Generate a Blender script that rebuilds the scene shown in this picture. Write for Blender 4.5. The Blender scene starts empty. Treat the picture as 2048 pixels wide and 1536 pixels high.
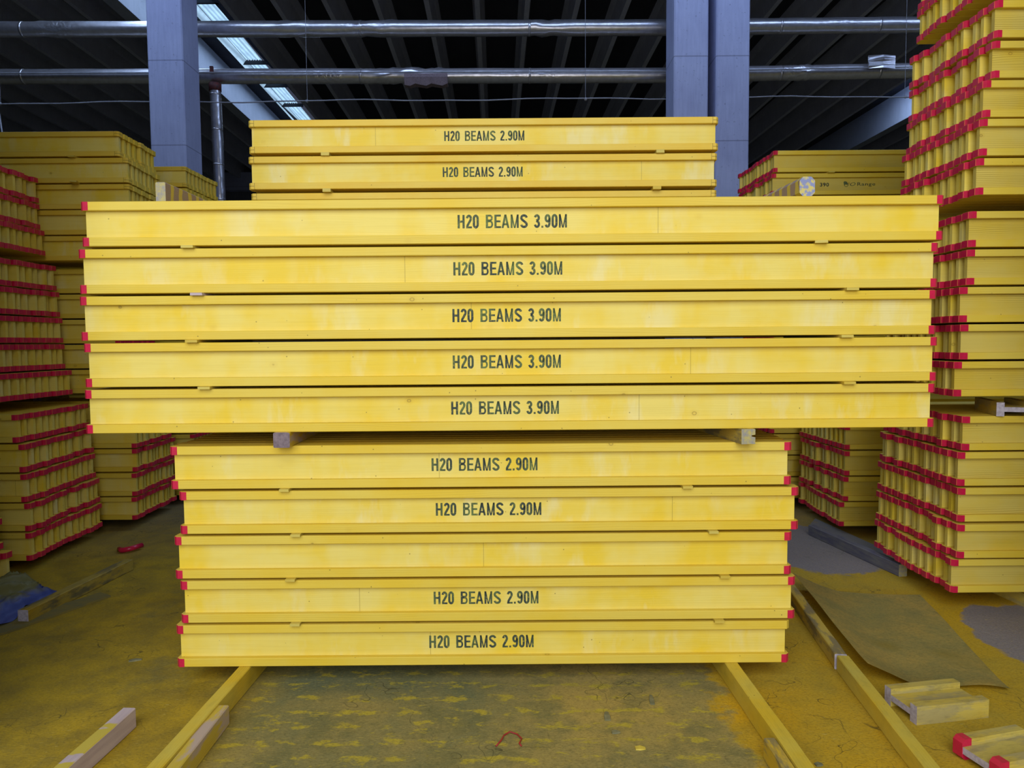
import bpy, bmesh, math, random
from mathutils import Vector, Matrix
random.seed(7)
SC = bpy.context.scene
COL = SC.collection

# ------------------------------------------------------------------ camera, world, lights, exposure
cam_d = bpy.data.cameras.new('camera'); cam_d.sensor_width = 36.0
cam_d.lens = 36.0 * 1440.0 / 2048.0
cam_d.clip_start = 0.05; cam_d.clip_end = 200
cam = bpy.data.objects.new('camera', cam_d); COL.objects.link(cam)
cam.matrix_world = (Matrix.Translation((0, 0, 1.62)) @ Matrix.Rotation(math.radians(90 - 3.3), 4, 'X')
                    @ Matrix.Rotation(math.radians(-0.45), 4, 'Z'))
SC.camera = cam

w = bpy.data.worlds.new('world'); SC.world = w; w.use_nodes = True
w.node_tree.nodes['Background'].inputs[0].default_value = (0.55, 0.65, 1.0, 1)
w.node_tree.nodes['Background'].inputs[1].default_value = 0.08

def area(name, loc, rot, sx, sy, power, color):
    d = bpy.data.lights.new(name, 'AREA'); d.shape = 'RECTANGLE'; d.size = sx; d.size_y = sy
    d.energy = power; d.color = color
    o = bpy.data.objects.new(name, d); COL.objects.link(o)
    o.location = loc; o.rotation_euler = [math.radians(a) for a in rot]
    return o
# daylight from the open yard behind the camera, entering through the hall's doorway
area('yard_daylight', (-0.9, -4.0, 5.3), (80, 0, 0), 8.6, 8.6, 1010, (0.86, 0.90, 1.0))
# daylight falling through the left roof light strip, then two added fills
area('roof_light_left', (-8.0, 20.0, 10.35), (0, 0, 0), 0.5, 26, 330, (0.50, 0.68, 1.0))
area('column_pipe_fill', (1.0, 10.3, 9.70), (0, 0, 0), 20.0, 0.9, 520, (0.45, 0.62, 1.0))  # added fill below the ribs for columns and pipes, no skylight there
area('right_girder_fill', (12.6, 14.0, 10.35), (0, 0, 0), 0.5, 24, 1000, (0.50, 0.68, 1.0))  # added to light the right girder; no roof strip is seen there

vs = SC.view_settings
SC.display_settings.display_device = 'sRGB'
vs.view_transform = 'Standard'; vs.look = 'None'; vs.gamma = 1.0; vs.use_curve_mapping = False
vs.exposure = 0.0

# ------------------------------------------------------------------ helpers
def obj(name, bm, mats, parent=None, loc=(0, 0, 0), smooth=False, rot=(0, 0, 0)):
    if isinstance(bm, bpy.types.Mesh): me = bm
    else:
        me = bpy.data.meshes.new(name)
        if smooth:
            for f in bm.faces: f.smooth = True
        bm.normal_update(); bm.to_mesh(me); bm.free()
        for m in (mats if isinstance(mats, (list, tuple)) else [mats]): me.materials.append(m)
    o = bpy.data.objects.new(name, me); COL.objects.link(o)
    o.location = loc; o.rotation_euler = rot
    if parent: o.parent = parent
    return o
def empty(name, loc=(0, 0, 0), rot=(0, 0, 0)):
    o = bpy.data.objects.new(name, None); COL.objects.link(o)
    o.location = loc; o.rotation_euler = rot; o.empty_display_size = 0.05
    return o
def tag(o, label, cat, group=None, kind=None):
    o['label'] = label; o['category'] = cat
    if group: o['group'] = group
    if kind: o['kind'] = kind
    return o
def struct(o): o['kind'] = 'structure'; return o

def add_box(bm, x0, x1, y0, y1, z0, z1, mi=0):
    vs_ = [bm.verts.new((x, y, z)) for z in (z0, z1) for x, y in ((x0, y0), (x1, y0), (x1, y1), (x0, y1))]
    fs = [(0, 3, 2, 1), (4, 5, 6, 7), (0, 1, 5, 4), (1, 2, 6, 5), (2, 3, 7, 6), (3, 0, 4, 7)]
    for f in fs:
        fc = bm.faces.new([vs_[i] for i in f]); fc.material_index = mi
def stations(bm, sts, cap=True, mi=0, closed=True):
    """sts: list of lists of co, lofted"""
    rings = [[bm.verts.new(c) for c in s] for s in sts]
    n = len(rings[0])
    for a, b in zip(rings, rings[1:]):
        for i in range(n if closed else n - 1):
            j = (i + 1) % n
            f = bm.faces.new((a[i], a[j], b[j], b[i])); f.material_index = mi
    if cap:
        f = bm.faces.new(list(reversed(rings[0]))); f.material_index = mi
        f = bm.faces.new(rings[-1]); f.material_index = mi
    return rings
def tube(bm, pts, r, seg=10, mi=0, rfun=None):
    pts = [Vector(p) for p in pts]; sts = []
    for i, p in enumerate(pts):
        d = (pts[min(i + 1, len(pts) - 1)] - pts[max(i - 1, 0)]).normalized()
        up = Vector((0, 0, 1)) if abs(d.z) < 0.9 else Vector((1, 0, 0))
        a = d.cross(up).normalized(); b = a.cross(d).normalized()
        rr = rfun(i, p) if rfun else r
        sts.append([p + (a * math.cos(t) + b * math.sin(t)) * (rr[k] if isinstance(rr, list) else rr)
                    for k, t in enumerate([2 * math.pi * q / seg for q in range(seg)])])
    stations(bm, sts, mi=mi)
def recalc(bm): bmesh.ops.recalc_face_normals(bm, faces=bm.faces); return bm

# ------------------------------------------------------------------ materials
class NT:
    def __init__(s, name):
        s.m = bpy.data.materials.new(name); s.m.use_nodes = True
        s.t = s.m.node_tree; s.b = s.t.nodes['Principled BSDF']; s.L = s.t.links
    def n(s, typ, ins=None, **kw):
        nd = s.t.nodes.new(typ)
        for k, v in kw.items(): setattr(nd, k, v)
        for k, v in (ins or {}).items(): s.set(nd.inputs[k], v)
        return nd
    def set(s, sock, v):
        if isinstance(v, bpy.types.NodeSocket): s.L.new(v, sock)
        elif isinstance(v, bpy.types.Node): s.L.new(v.outputs[0], sock)
        else:
            if sock.type == 'RGBA' and isinstance(v, (tuple, list)) and len(v) == 3: v = (*v, 1)
            sock.default_value = v
    def math(s, op, a, b=0.0, c=0.0):
        nd = s.t.nodes.new('ShaderNodeMath'); nd.operation = op
        s.set(nd.inputs[0], a); s.set(nd.inputs[1], b); s.set(nd.inputs[2], c)
        return nd.outputs[0]
    def mix(s, f, a, b, typ='MIX'):
        nd = s.t.nodes.new('ShaderNodeMix'); nd.data_type = 'RGBA'; nd.blend_type = typ
        s.set(nd.inputs[0], f); s.set(nd.inputs[6], a); s.set(nd.inputs[7], b)
        return nd.outputs[2]
    def ramp(s, f, lo, hi):
        nd = s.t.nodes.new('ShaderNodeMapRange'); nd.clamp = True
        s.set(nd.inputs[0], f); nd.inputs[1].default_value = lo; nd.inputs[2].default_value = hi
        return nd.outputs[0]
    def noise(s, vec, scale, detail=3, rough=0.5, dist=0.0):
        nd = s.n('ShaderNodeTexNoise', {'Vector': vec, 'Scale': scale, 'Detail': detail, 'Roughness': rough, 'Distortion': dist})
        return nd.outputs[0]
    def scale(s, vec, sc, loc=(0, 0, 0)):
        nd = s.n('ShaderNodeMapping', {'Vector': vec}); nd.inputs['Scale'].default_value = sc; nd.inputs['Location'].default_value = loc
        return nd.outputs[0]
    def objvec(s, spread=37.0):
        tc = s.n('ShaderNodeTexCoord'); oi = s.n('ShaderNodeObjectInfo')
        r = s.math('MULTIPLY', oi.outputs['Random'], spread)
        cb = s.n('ShaderNodeCombineXYZ', {0: r, 1: s.math('MULTIPLY', r, 1.7), 2: s.math('MULTIPLY', r, 0.61)})
        ad = s.n('ShaderNodeVectorMath', {0: tc.outputs['Object'], 1: cb.outputs[0]}, operation='ADD')
        s.rnd = oi.outputs['Random']; s.raw = tc.outputs['Object']
        return ad.outputs[0]
    def bump(s, h, strength=0.3, dist=0.01):
        b = s.n('ShaderNodeBump', {'Height': h, 'Strength': strength, 'Distance': dist})
        s.set(s.b.inputs['Normal'], b.outputs[0])
    def done(s, col, rough=0.5, spec=0.5, metal=0.0):
        s.set(s.b.inputs['Base Color'], col); s.set(s.b.inputs['Roughness'], rough)
        s.b.inputs['Specular IOR Level'].default_value = spec; s.b.inputs['Metallic'].default_value = metal
        return s.m

def paint(name, pale, sat, grain=0.12, streak=0.35, seams=False, bare=None, endgrid=0.0, dirt=0.0, bands=False):
    t = NT(name); v = t.objvec()
    n1 = t.noise(t.scale(v, (1.6, 1.6, 2.2)), 1.5, 4, 0.6)
    n2 = t.noise(t.scale(v, (9, 1, 0.9)), 1.0, 2)
    f = t.math('ADD', t.ramp(n1, 0.38, 0.66), t.math('MULTIPLY', t.math('SUBTRACT', t.ramp(n2, 0.35, 0.7), 0.5), streak))
    c = t.mix(t.math('MINIMUM', t.math('MAXIMUM', f, 0.0), 1.0), pale, sat)
    if seams:
        wp = t.math('MULTIPLY', t.ramp(t.noise(t.scale(v, (7, 1, 2.2)), 1.0, 4, 0.6), 0.52, 0.66), t.ramp(t.noise(t.scale(v, (1.1, 1, 1)), 1.0, 2), 0.42, 0.58))
        c = t.mix(t.math('MULTIPLY', wp, 0.65), c, (0.79, 0.69, 0.30))
    # wood grain under the glaze
    zc_ = t.n('ShaderNodeSeparateXYZ', {0: v})
    ph = t.math('ADD', t.math('MULTIPLY', t.math('ADD', zc_.outputs[2], zc_.outputs[1]), 620.0), t.math('MULTIPLY', t.noise(t.scale(v, (0.9, 4, 7)), 1.0, 2), 46.0))
    gl = t.math('SINE', ph)
    gm = t.math('MULTIPLY', t.ramp(gl, 0.1, 1.0), t.ramp(t.noise(t.scale(v, (0.7, 3, 6)), 1.2, 2), 0.42, 0.62))
    c = t.mix(t.math('MULTIPLY', gm, grain), c, (0.30, 0.19, 0.01))
    fg = t.noise(t.scale(v, (3, 120, 160)), 1.0, 2)
    c = t.mix(t.math('MULTIPLY', t.ramp(fg, 0.45, 0.75), 0.10), c, (0.45, 0.28, 0.01))
    # knots: small dark rings with a dot
    vo = t.n('ShaderNodeTexVoronoi', {'Vector': t.scale(v, (1, 1.3, 1.3)), 'Scale': 3.6}, feature='F1')
    d = vo.outputs['Distance']
    ring = t.math('MULTIPLY', t.ramp(d, 0.022, 0.032), t.math('SUBTRACT', 1.0, t.ramp(d, 0.034, 0.046)))
    c = t.mix(t.math('MULTIPLY', ring, 0.6), c, (0.16, 0.11, 0.02))
    c = t.mix(t.math('MULTIPLY', t.math('SUBTRACT', 1.0, t.ramp(d, 0.02, 0.10)), 0.22), c, (0.50, 0.27, 0.01))
    # specks
    sp = t.n('ShaderNodeTexVoronoi', {'Vector': v, 'Scale': 14.0}, feature='F1').outputs['Distance']
    c = t.mix(t.math('MULTIPLY', t.math('SUBTRACT', 1.0, t.ramp(sp, 0.03, 0.05)), 0.7), c, (0.14, 0.10, 0.02))
    if seams:
        sx = t.n('ShaderNodeSeparateXYZ', {0: v}).outputs[0]
        fr = t.math('FRACT', t.math('DIVIDE', sx, 2.9))
        ln = t.math('SUBTRACT', 1.0, t.ramp(t.math('ABSOLUTE', t.math('SUBTRACT', fr, 0.5)), 0.0003, 0.0008))
        c = t.mix(t.math('MULTIPLY', ln, 0.5), c, (0.25, 0.17, 0.02))
    if bands:
        bx = t.n('ShaderNodeSeparateXYZ', {0: v}).outputs[0]
        bd = t.math('FRACT', t.math('ADD', t.math('DIVIDE', bx, 0.083), t.math('MULTIPLY', t.noise(v, 9, 3), 0.8)))
        c = t.mix(t.math('GREATER_THAN', bd, 0.62), c, (0.55, 0.41, 0.05))
    if bare:
        nb = t.noise(t.scale(v, (2.5, 9, 9)), 1.6, 5, 0.65)
        c = t.mix(t.math('MULTIPLY', t.ramp(nb, 0.46, 0.56), 0.85), c, bare)
    if dirt:
        nd = t.noise(t.scale(v, (5, 14, 14)), 2.0, 5, 0.7)
        c = t.mix(t.math('MULTIPLY', t.ramp(nd, 0.5, 0.7), dirt), c, (0.05, 0.045, 0.03))
    if endgrid:
        s3 = t.n('ShaderNodeSeparateXYZ', {0: t.raw})
        ax = t.math('ABSOLUTE', s3.outputs[0])
        near = t.math('GREATER_THAN', ax, endgrid - 0.034)
        l1 = t.math('MULTIPLY', near, t.math('LESS_THAN', t.math('ABSOLUTE', s3.outputs[2]), 0.0016))
        l2 = t.math('LESS_THAN', t.math('ABSOLUTE', t.math('SUBTRACT', ax, endgrid - 0.036)), 0.0013)
        c = t.mix(t.math('MULTIPLY', t.math('MAXIMUM', l1, l2), 0.75), c, (0.10, 0.06, 0.01))
    t.bump(t.math('ADD', fg, t.math('MULTIPLY', gm, 0.5)), 0.12, 0.002)
    return t.done(c, 0.55, 0.35)

M = {}
M['web'] = paint('web_paint', (0.80, 0.64, 0.135), (0.80, 0.57, 0.035), 0.05, 0.6, seams=True)
M['flange'] = paint('flange_paint', (0.75, 0.56, 0.075), (0.76, 0.52, 0.032), 0.14, 0.2)
M['webside'] = paint('board_web_paint', (0.66, 0.51, 0.10), (0.68, 0.48, 0.045), 0.6, 0.3)
M['flange_bare_end'] = paint('uncapped_flange_paint', (0.78, 0.56, 0.075), (0.78, 0.50, 0.035), 0.12, 0.2, endgrid=1.45)
M['strip'] = paint('strip_paint', (0.62, 0.50, 0.10), (0.62, 0.42, 0.03), 0.3, 0.2)
M['timber'] = paint('painted_timber', (0.55, 0.42, 0.08), (0.60, 0.40, 0.03), 0.35, 0.3, bare=(0.20, 0.17, 0.09))
M['timber_yellow'] = paint('yellow_timber', (0.62, 0.50, 0.08), (0.66, 0.46, 0.03), 0.3, 0.3, dirt=0.15)
M['timber_mixed'] = paint('half_bare_timber', (0.55, 0.42, 0.06), (0.60, 0.42, 0.03), 0.3, 0.3, bare=(0.46, 0.36, 0.34))
M['timber_banded'] = paint('banded_timber', (0.26, 0.18, 0.15), (0.30, 0.21, 0.16), 0.3, 0.3, bands=True)
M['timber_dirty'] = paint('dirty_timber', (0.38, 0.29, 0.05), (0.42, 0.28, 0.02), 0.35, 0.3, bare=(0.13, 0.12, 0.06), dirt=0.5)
M['offcut'] = paint('offcut_paint', (0.58, 0.46, 0.10), (0.62, 0.44, 0.05), 0.3, 0.3, bare=(0.40, 0.33, 0.13), dirt=0.35)

def simple(name, c1, c2, sc=6, rough=0.6, bump=0.2, stretch=(1, 1, 1), spec=0.4, metal=0, lo=0.35, hi=0.65):
    t = NT(name); v = t.objvec()
    n = t.noise(t.scale(v, stretch), sc, 5, 0.6)
    if bump: t.bump(n, bump, 0.004)
    return t.done(t.mix(t.ramp(n, lo, hi), c1, c2), rough, spec, metal)
M['cap'] = simple('red_plastic', (0.62, 0.012, 0.060), (0.52, 0.010, 0.045), 30, 0.32, 0.05, spec=0.5)
M['endwood'] = simple('sawn_end_grain', (0.52, 0.47, 0.50), (0.36, 0.31, 0.33), 60, 0.8, 0.4)
M['endwood_dark'] = simple('dark_end_grain', (0.24, 0.18, 0.19), (0.15, 0.11, 0.12), 60, 0.8, 0.4)
M['endpaint'] = simple('painted_end_grain', (0.50, 0.42, 0.12), (0.28, 0.27, 0.26), 45, 0.8, 0.5)
M['endblue'] = simple('mottled_end_grain', (0.62, 0.52, 0.16), (0.25, 0.28, 0.45), 40, 0.8, 0.8, lo=0.45, hi=0.55)
M['grey_timber'] = simple('grey_timber', (0.10, 0.095, 0.13), (0.18, 0.17, 0.15), 7, 0.7, 0.4, (1, 6, 6))
M['lavender'] = simple('bare_sawn_wood', (0.50, 0.40, 0.40), (0.60, 0.50, 0.48), 5, 0.7, 0.2, (1, 9, 9))
def oversprayed():
    t = NT('oversprayed_bare_wood'); v = t.objvec(); n = t.noise(t.scale(v, (1, 9, 9)), 5, 4)
    c = t.mix(t.ramp(n, 0.35, 0.65), (0.46, 0.36, 0.37), (0.56, 0.46, 0.45))
    s3 = t.n('ShaderNodeSeparateXYZ', {0: t.raw}); sp = t.noise(t.scale(v, (9, 3, 3)), 2.0, 3)
    top = t.math('MULTIPLY', t.math('GREATER_THAN', s3.outputs[2], 0.0825), t.ramp(t.math('ADD', s3.outputs[0], t.math('MULTIPLY', t.math('SUBTRACT', sp, 0.5), 0.3)), 0.12, 0.15))
    c = t.mix(t.math('MULTIPLY', top, t.ramp(sp, 0.38, 0.45)), c, (0.56, 0.44, 0.06))
    return t.done(c, 0.7, 0.3)
M['oversprayed'] = oversprayed()
def sheet_mat():
    t = NT('fibre_sheet'); v = t.n('ShaderNodeTexCoord').outputs['Object']
    c = t.mix(t.ramp(t.noise(v, 2.6, 6, 0.7), 0.40, 0.62), (0.74, 0.57, 0.15), (0.52, 0.46, 0.15))
    c = t.mix(t.math('MULTIPLY', t.ramp(t.noise(t.scale(v, (1, 1.6, 1)), 60, 5, 0.75), 0.45, 0.68), 0.5), c, (0.26, 0.22, 0.08))
    c = t.mix(t.math('MULTIPLY', t.ramp(t.noise(v, 1.3, 3), 0.60, 0.66), 0.4), c, (0.60, 0.40, 0.03))
    t.bump(t.noise(v, 60, 4), 0.2, 0.004)
    return t.done(c, 0.9, 0.1)
M['sheet'] = sheet_mat()
M['board'] = simple('floor_board', (0.24, 0.18, 0.03), (0.17, 0.15, 0.05), 5, 0.8, 0.3, (1, 3, 1))
M['plank'] = simple('grey_plank', (0.20, 0.19, 0.17), (0.33, 0.25, 0.06), 3, 0.7, 0.3, lo=0.5, hi=0.62)
M['wire'] = simple('pale_cable', (0.35, 0.35, 0.38), (0.25, 0.25, 0.28), 6, 0.5, 0)
M['red_scrap'] = simple('red_scrap', (0.42, 0.02, 0.02), (0.30, 0.02, 0.02), 20, 0.5, 0)
M['chip'] = simple('wood_chip', (0.24, 0.22, 0.10), (0.14, 0.14, 0.07), 20, 0.8, 0.2)
M['collar'] = simple('rusty_collar', (0.16, 0.03, 0.025), (0.06, 0.03, 0.03), 30, 0.6, 0.3)

def concrete(name, a, b, lines=True):
    t = NT(name); tc = t.n('ShaderNodeTexCoord'); v = tc.outputs['Object']
    n = t.noise(v, 1.4, 6, 0.65); n2 = t.noise(t.scale(v, (9, 9, 0.8)), 3, 4)
    c = t.mix(t.ramp(t.math('ADD', t.math('MULTIPLY', n, 0.6), t.math('MULTIPLY', n2, 0.4)), 0.35, 0.65), a, b)
    st = t.noise(v, 26, 3); c = t.mix(t.math('MULTIPLY', t.ramp(st, 0.66, 0.74), 0.5), c, (a[0] * 0.4, a[1] * 0.4, a[2] * 0.4))
    if lines:
        z = t.n('ShaderNodeSeparateXYZ', {0: v}).outputs[2]
        ln = t.math('LESS_THAN', t.math('ABSOLUTE', t.math('SUBTRACT', t.math('FRACT', t.math('DIVIDE', z, 1.42)), 0.55)), 0.006)
        c = t.mix(t.math('MULTIPLY', ln, 0.45), c, (0.04, 0.04, 0.06))
    t.bump(st, 0.15, 0.004)
    return t.done(c, 0.85, 0.25)
M['column'] = concrete('column_concrete', (0.36, 0.38, 0.56), (0.46, 0.49, 0.68))  # blue of the skylight put into the concrete colour
M['roof'] = concrete('roof_concrete', (0.48, 0.48, 0.58), (0.58, 0.58, 0.68), False)
M['slab'] = concrete('shaded_slab_concrete', (0.035, 0.035, 0.045), (0.05, 0.05, 0.06), False)  # shade between the ribs put into the slab colour
M['girder'] = concrete('girder_concrete', (0.36, 0.39, 0.46), (0.44, 0.47, 0.55), False)
M['wall'] = concrete('wall_concrete', (0.14, 0.14, 0.16), (0.20, 0.20, 0.22), False)

def foil():
    t = NT('foil_wrap'); v = t.objvec()
    n = t.noise(t.scale(v, (0.8, 3, 3)), 2.2, 3); n2 = t.noise(t.scale(v, (6, 6, 6)), 2.2, 4)
    msk = t.ramp(t.noise(t.scale(v, (0.5, 0.5, 0.5)), 1.1, 2), 0.56, 0.68)
    h = t.math('ADD', t.math('MULTIPLY', n, 0.5), t.math('MULTIPLY', n2, msk))
    t.bump(h, 0.5, 0.03)
    s = t.ramp(n2, 0.3, 0.8)
    return t.done(t.mix(s, (0.74, 0.72, 0.76), (0.58, 0.55, 0.57)), 0.30, 0.5, 0.85)
M['foil'] = foil()

def lettering():
    t = NT('stencil_ink'); v = t.objvec()
    n = t.noise(t.scale(v, (14, 1, 5)), 1.3, 3, 0.6); n2 = t.noise(v, 120, 3)
    c = t.mix(t.ramp(n, 0.42, 0.72), (0.035, 0.05, 0.04), (0.13, 0.18, 0.05))
    c = t.mix(t.math('MULTIPLY', t.ramp(n2, 0.56, 0.72), 0.55), c, (0.45, 0.38, 0.07))
    return t.done(c, 0.7, 0.3)
M['ink'] = lettering()

def floor_mat():
    t = NT('paint_stained_floor'); tc = t.n('ShaderNodeTexCoord'); v = tc.outputs['Object']
    s3 = t.n('ShaderNodeSeparateXYZ', {0: v}); X, Y = s3.outputs[0], s3.outputs[1]
    wob = t.math('MULTIPLY', t.math('SUBTRACT', t.noise(v, 2.2, 5, 0.6), 0.5), 0.9)
    big = t.noise(v, 0.9, 5, 0.6); med = t.noise(v, 5, 6, 0.65); fine = t.noise(v, 28, 5, 0.7)
    # left: brown olive
    left = t.mix(t.ramp(med, 0.4, 0.62), (0.47, 0.315, 0.02), (0.31, 0.215, 0.022))
    left = t.mix(t.math('MULTIPLY', t.ramp(t.noise(v, 2.4, 5, 0.7), 0.56, 0.68), 0.5), left, (0.19, 0.165, 0.05))
    # middle: grey olive slab with rows of yellow overspray
    mid = t.mix(t.ramp(t.math('ADD', big, t.math('MULTIPLY', X, 0.10)), 0.36, 0.60), (0.17, 0.18, 0.085), (0.42, 0.31, 0.08))
    mid = t.mix(t.math('MULTIPLY', t.ramp(t.noise(v, 4.5, 6, 0.7), 0.48, 0.62), 0.55), mid, (0.15, 0.15, 0.06))
    rows = t.n('ShaderNodeTexWave', {'Vector': v, 'Scale': 2.6, 'Distortion': 1.2, 'Detail': 2.0}, wave_type='BANDS', bands_direction='Y')
    pt = t.ramp(t.math('ADD', t.noise(t.scale(v, (1, 1.9, 1)), 9, 6, 0.68), t.math('MULTIPLY', rows.outputs['Fac'], 0.10)), 0.60, 0.68)
    mid = t.mix(t.math('MULTIPLY', pt, 0.85), mid, (0.50, 0.40, 0.04))
    mid = t.mix(t.math('MULTIPLY', t.ramp(fine, 0.5, 0.7), 0.35), mid, (0.10, 0.095, 0.04))
    # right: orange ochre puddles
    right = t.mix(t.ramp(t.noise(v, 1.6, 5, 0.6), 0.38, 0.62), (0.60, 0.36, 0.012), (0.50, 0.34, 0.03))
    right = t.mix(t.math('MULTIPLY', t.ramp(med, 0.52, 0.66), 0.35), right, (0.27, 0.20, 0.03))
    xw = t.math('ADD', X, t.math('MULTIPLY', wob, 0.5))
    c = t.mix(t.ramp(xw, -1.45, -1.05), left, mid)
    c = t.mix(t.ramp(t.math('ADD', xw, t.math('MULTIPLY', t.math('SUBTRACT', med, 0.5), 0.5)), 0.90, 0.96), c, right)
    # back of the hall: darker and greyer
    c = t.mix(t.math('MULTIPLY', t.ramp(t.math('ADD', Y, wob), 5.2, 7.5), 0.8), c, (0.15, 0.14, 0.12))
    # bare grey patches that the paint never reached
    for (cx, cy, rx, ry) in ((2.95, 3.75, 0.42, 0.62), (2.35, 5.6, 0.5, 0.75)):
        dx = t.math('DIVIDE', t.math('SUBTRACT', X, cx), rx); dy = t.math('DIVIDE', t.math('SUBTRACT', Y, cy), ry)
        d = t.math('ADD', t.math('ADD', t.math('MULTIPLY', dx, dx), t.math('MULTIPLY', dy, dy)), t.math('MULTIPLY', wob, 2.2))
        c = t.mix(t.math('MULTIPLY', t.math('SUBTRACT', 1.0, t.ramp(d, 0.93, 1.04)), 0.92), c, (0.25, 0.225, 0.225))
    # cracks in the paint film
    cr = t.n('ShaderNodeTexVoronoi', {'Vector': t.n('ShaderNodeVectorMath', {0: v, 1: t.n('ShaderNodeTexNoise', {'Vector': v, 'Scale': 4.0}).outputs['Color']}, operation='ADD').outputs[0], 'Scale': 2.4}, feature='DISTANCE_TO_EDGE').outputs['Distance']
    ck = t.math('MULTIPLY', t.math('SUBTRACT', 1.0, t.ramp(cr, 0.002, 0.010)), t.ramp(t.noise(v, 1.7, 2), 0.5, 0.6))
    gr = t.noise(t.scale(v, (1, 1.8, 1)), 75, 5, 0.75)
    c = t.mix(t.math('MULTIPLY', t.ramp(gr, 0.48, 0.66), 0.50), c, (0.09, 0.075, 0.02))
    c = t.mix(t.math('MULTIPLY', t.ramp(t.noise(t.scale(v, (0.7, 2.6, 1)), 55, 4, 0.7), 0.56, 0.68), 0.40), c, (0.62, 0.47, 0.10))
    c = t.mix(t.math('MULTIPLY', ck, 0.75), c, (0.05, 0.045, 0.02))
    fl = t.math('MULTIPLY', t.ramp(t.noise(t.scale(v, (1, 2.2, 1)), 38, 3, 0.5), 0.66, 0.70), t.ramp(t.noise(v, 3.3, 3), 0.48, 0.6))
    c = t.mix(t.math('MULTIPLY', fl, 0.5), c, (0.62, 0.50, 0.14))
    t.bump(t.math('ADD', t.math('MULTIPLY', med, 0.6), t.math('ADD', t.math('MULTIPLY', fine, 0.4), t.math('MULTIPLY', fl, 0.4))), 0.5, 0.012)
    return t.done(c, t.math('SUBTRACT', 0.85, t.math('MULTIPLY', t.ramp(med, 0.4, 0.6), 0.2)), 0.15)
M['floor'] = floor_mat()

def tarp_mat():
    t = NT('dusty_blue_plastic'); v = t.objvec()
    nz = t.n('ShaderNodeSeparateXYZ', {0: t.n('ShaderNodeTexCoord').outputs['Object']}).outputs[2]
    f = t.ramp(t.math('ADD', nz, t.math('MULTIPLY', t.math('SUBTRACT', t.noise(v, 6, 4), 0.5), 0.12)), 0.075, 0.105)
    c = t.mix(f, (0.06, 0.085, 0.27), (0.17, 0.16, 0.045))
    return t.done(c, 0.5, 0.3)
M['tarp'] = tarp_mat()

def glow():
    m = bpy.data.materials.new('translucent_roof_sheet'); m.use_nodes = True
    t = m.node_tree; b = t.nodes['Principled BSDF']
    tc = t.nodes.new('ShaderNodeTexCoord'); wv = t.nodes.new('ShaderNodeTexWave'); wv.bands_direction = 'X'
    wv.inputs['Scale'].default_value = 2.4; wv.inputs['Distortion'].default_value = 0.3
    t.links.new(tc.outputs['Object'], wv.inputs['Vector'])
    nz = t.nodes.new('ShaderNodeTexNoise'); nz.inputs['Scale'].default_value = 3.0; t.links.new(tc.outputs['Object'], nz.inputs['Vector'])
    mx = t.nodes.new('ShaderNodeMath'); mx.operation = 'MULTIPLY'; t.links.new(wv.outputs['Fac'], mx.inputs[0]); t.links.new(nz.outputs[0], mx.inputs[1])
    mr = t.nodes.new('ShaderNodeMapRange'); mr.inputs[1].default_value = 0.0; mr.inputs[2].default_value = 0.5; mr.inputs[3].default_value = 0.42; mr.inputs[4].default_value = 0.85
    t.links.new(mx.outputs[0], mr.inputs[0])
    b.inputs['Base Color'].default_value = (0.35, 0.45, 0.55, 1)
    b.inputs['Emission Color'].default_value = (0.50, 0.76, 1.0, 1)
    t.links.new(mr.outputs[0], b.inputs['Emission Strength'])
    return m
M['glow'] = glow()

# ------------------------------------------------------------------ the hall
bm = bmesh.new(); add_box(bm, -26, 30, -7, 36, -0.3, 0.0); struct(obj('floor', bm, M['floor']))
SK = -0.021                                   # the roof runs slightly askew to the stacks
def rx(x0, y): return x0 + SK * (y - 25.9)
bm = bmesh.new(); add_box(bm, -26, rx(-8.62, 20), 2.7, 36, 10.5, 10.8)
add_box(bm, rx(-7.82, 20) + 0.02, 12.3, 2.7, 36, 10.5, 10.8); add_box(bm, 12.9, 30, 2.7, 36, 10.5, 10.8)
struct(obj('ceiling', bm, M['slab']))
k = 0
for i in range(-19, 25):
    xc = -0.935 + 1.205 * i
    if abs(xc + 8.9) < 0.9 or abs(xc - 13.7) < 0.7: continue
    bm = bmesh.new(); sts = []
    for y in (4, 36):
        x = rx(xc, y)
        sts.append([(x - 0.06, y, 9.72), (x + 0.06, y, 9.72), (x + 0.09, y, 10.25), (x + 0.16, y, 10.499), (x - 0.16, y, 10.499), (x - 0.09, y, 10.25)])
    stations(bm, sts); recalc(bm); k += 1
    struct(obj('trim_%d' % k, bm, M['roof']))
for nm, xc in (('girder', -9.03), ('girder', 14.0)):
    bm = bmesh.new(); sts = []; s = 1 if xc < 0 else -1
    for y in (4, 36):
        x = rx(xc, y)
        a, b = (x - 0.35, x) if xc < 0 else (x, x + 0.35)
        sts.append([(a, y, 9.42), (b, y, 9.42), (b, y, 10.499), (a, y, 10.499)])
    stations(bm, sts); recalc(bm); struct(obj('roof_girder', bm, M['girder']))
bm = bmesh.new(); add_box(bm, -26, 30, 36, 36.3, 0, 10.8); struct(obj('wall_back', bm, M['wall']))
bm = bmesh.new(); add_box(bm, -26, 30, 35.6, 35.99, 9.15, 10.0); k += 1; struct(obj('trim_%d' % k, bm, M['column']))
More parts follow.
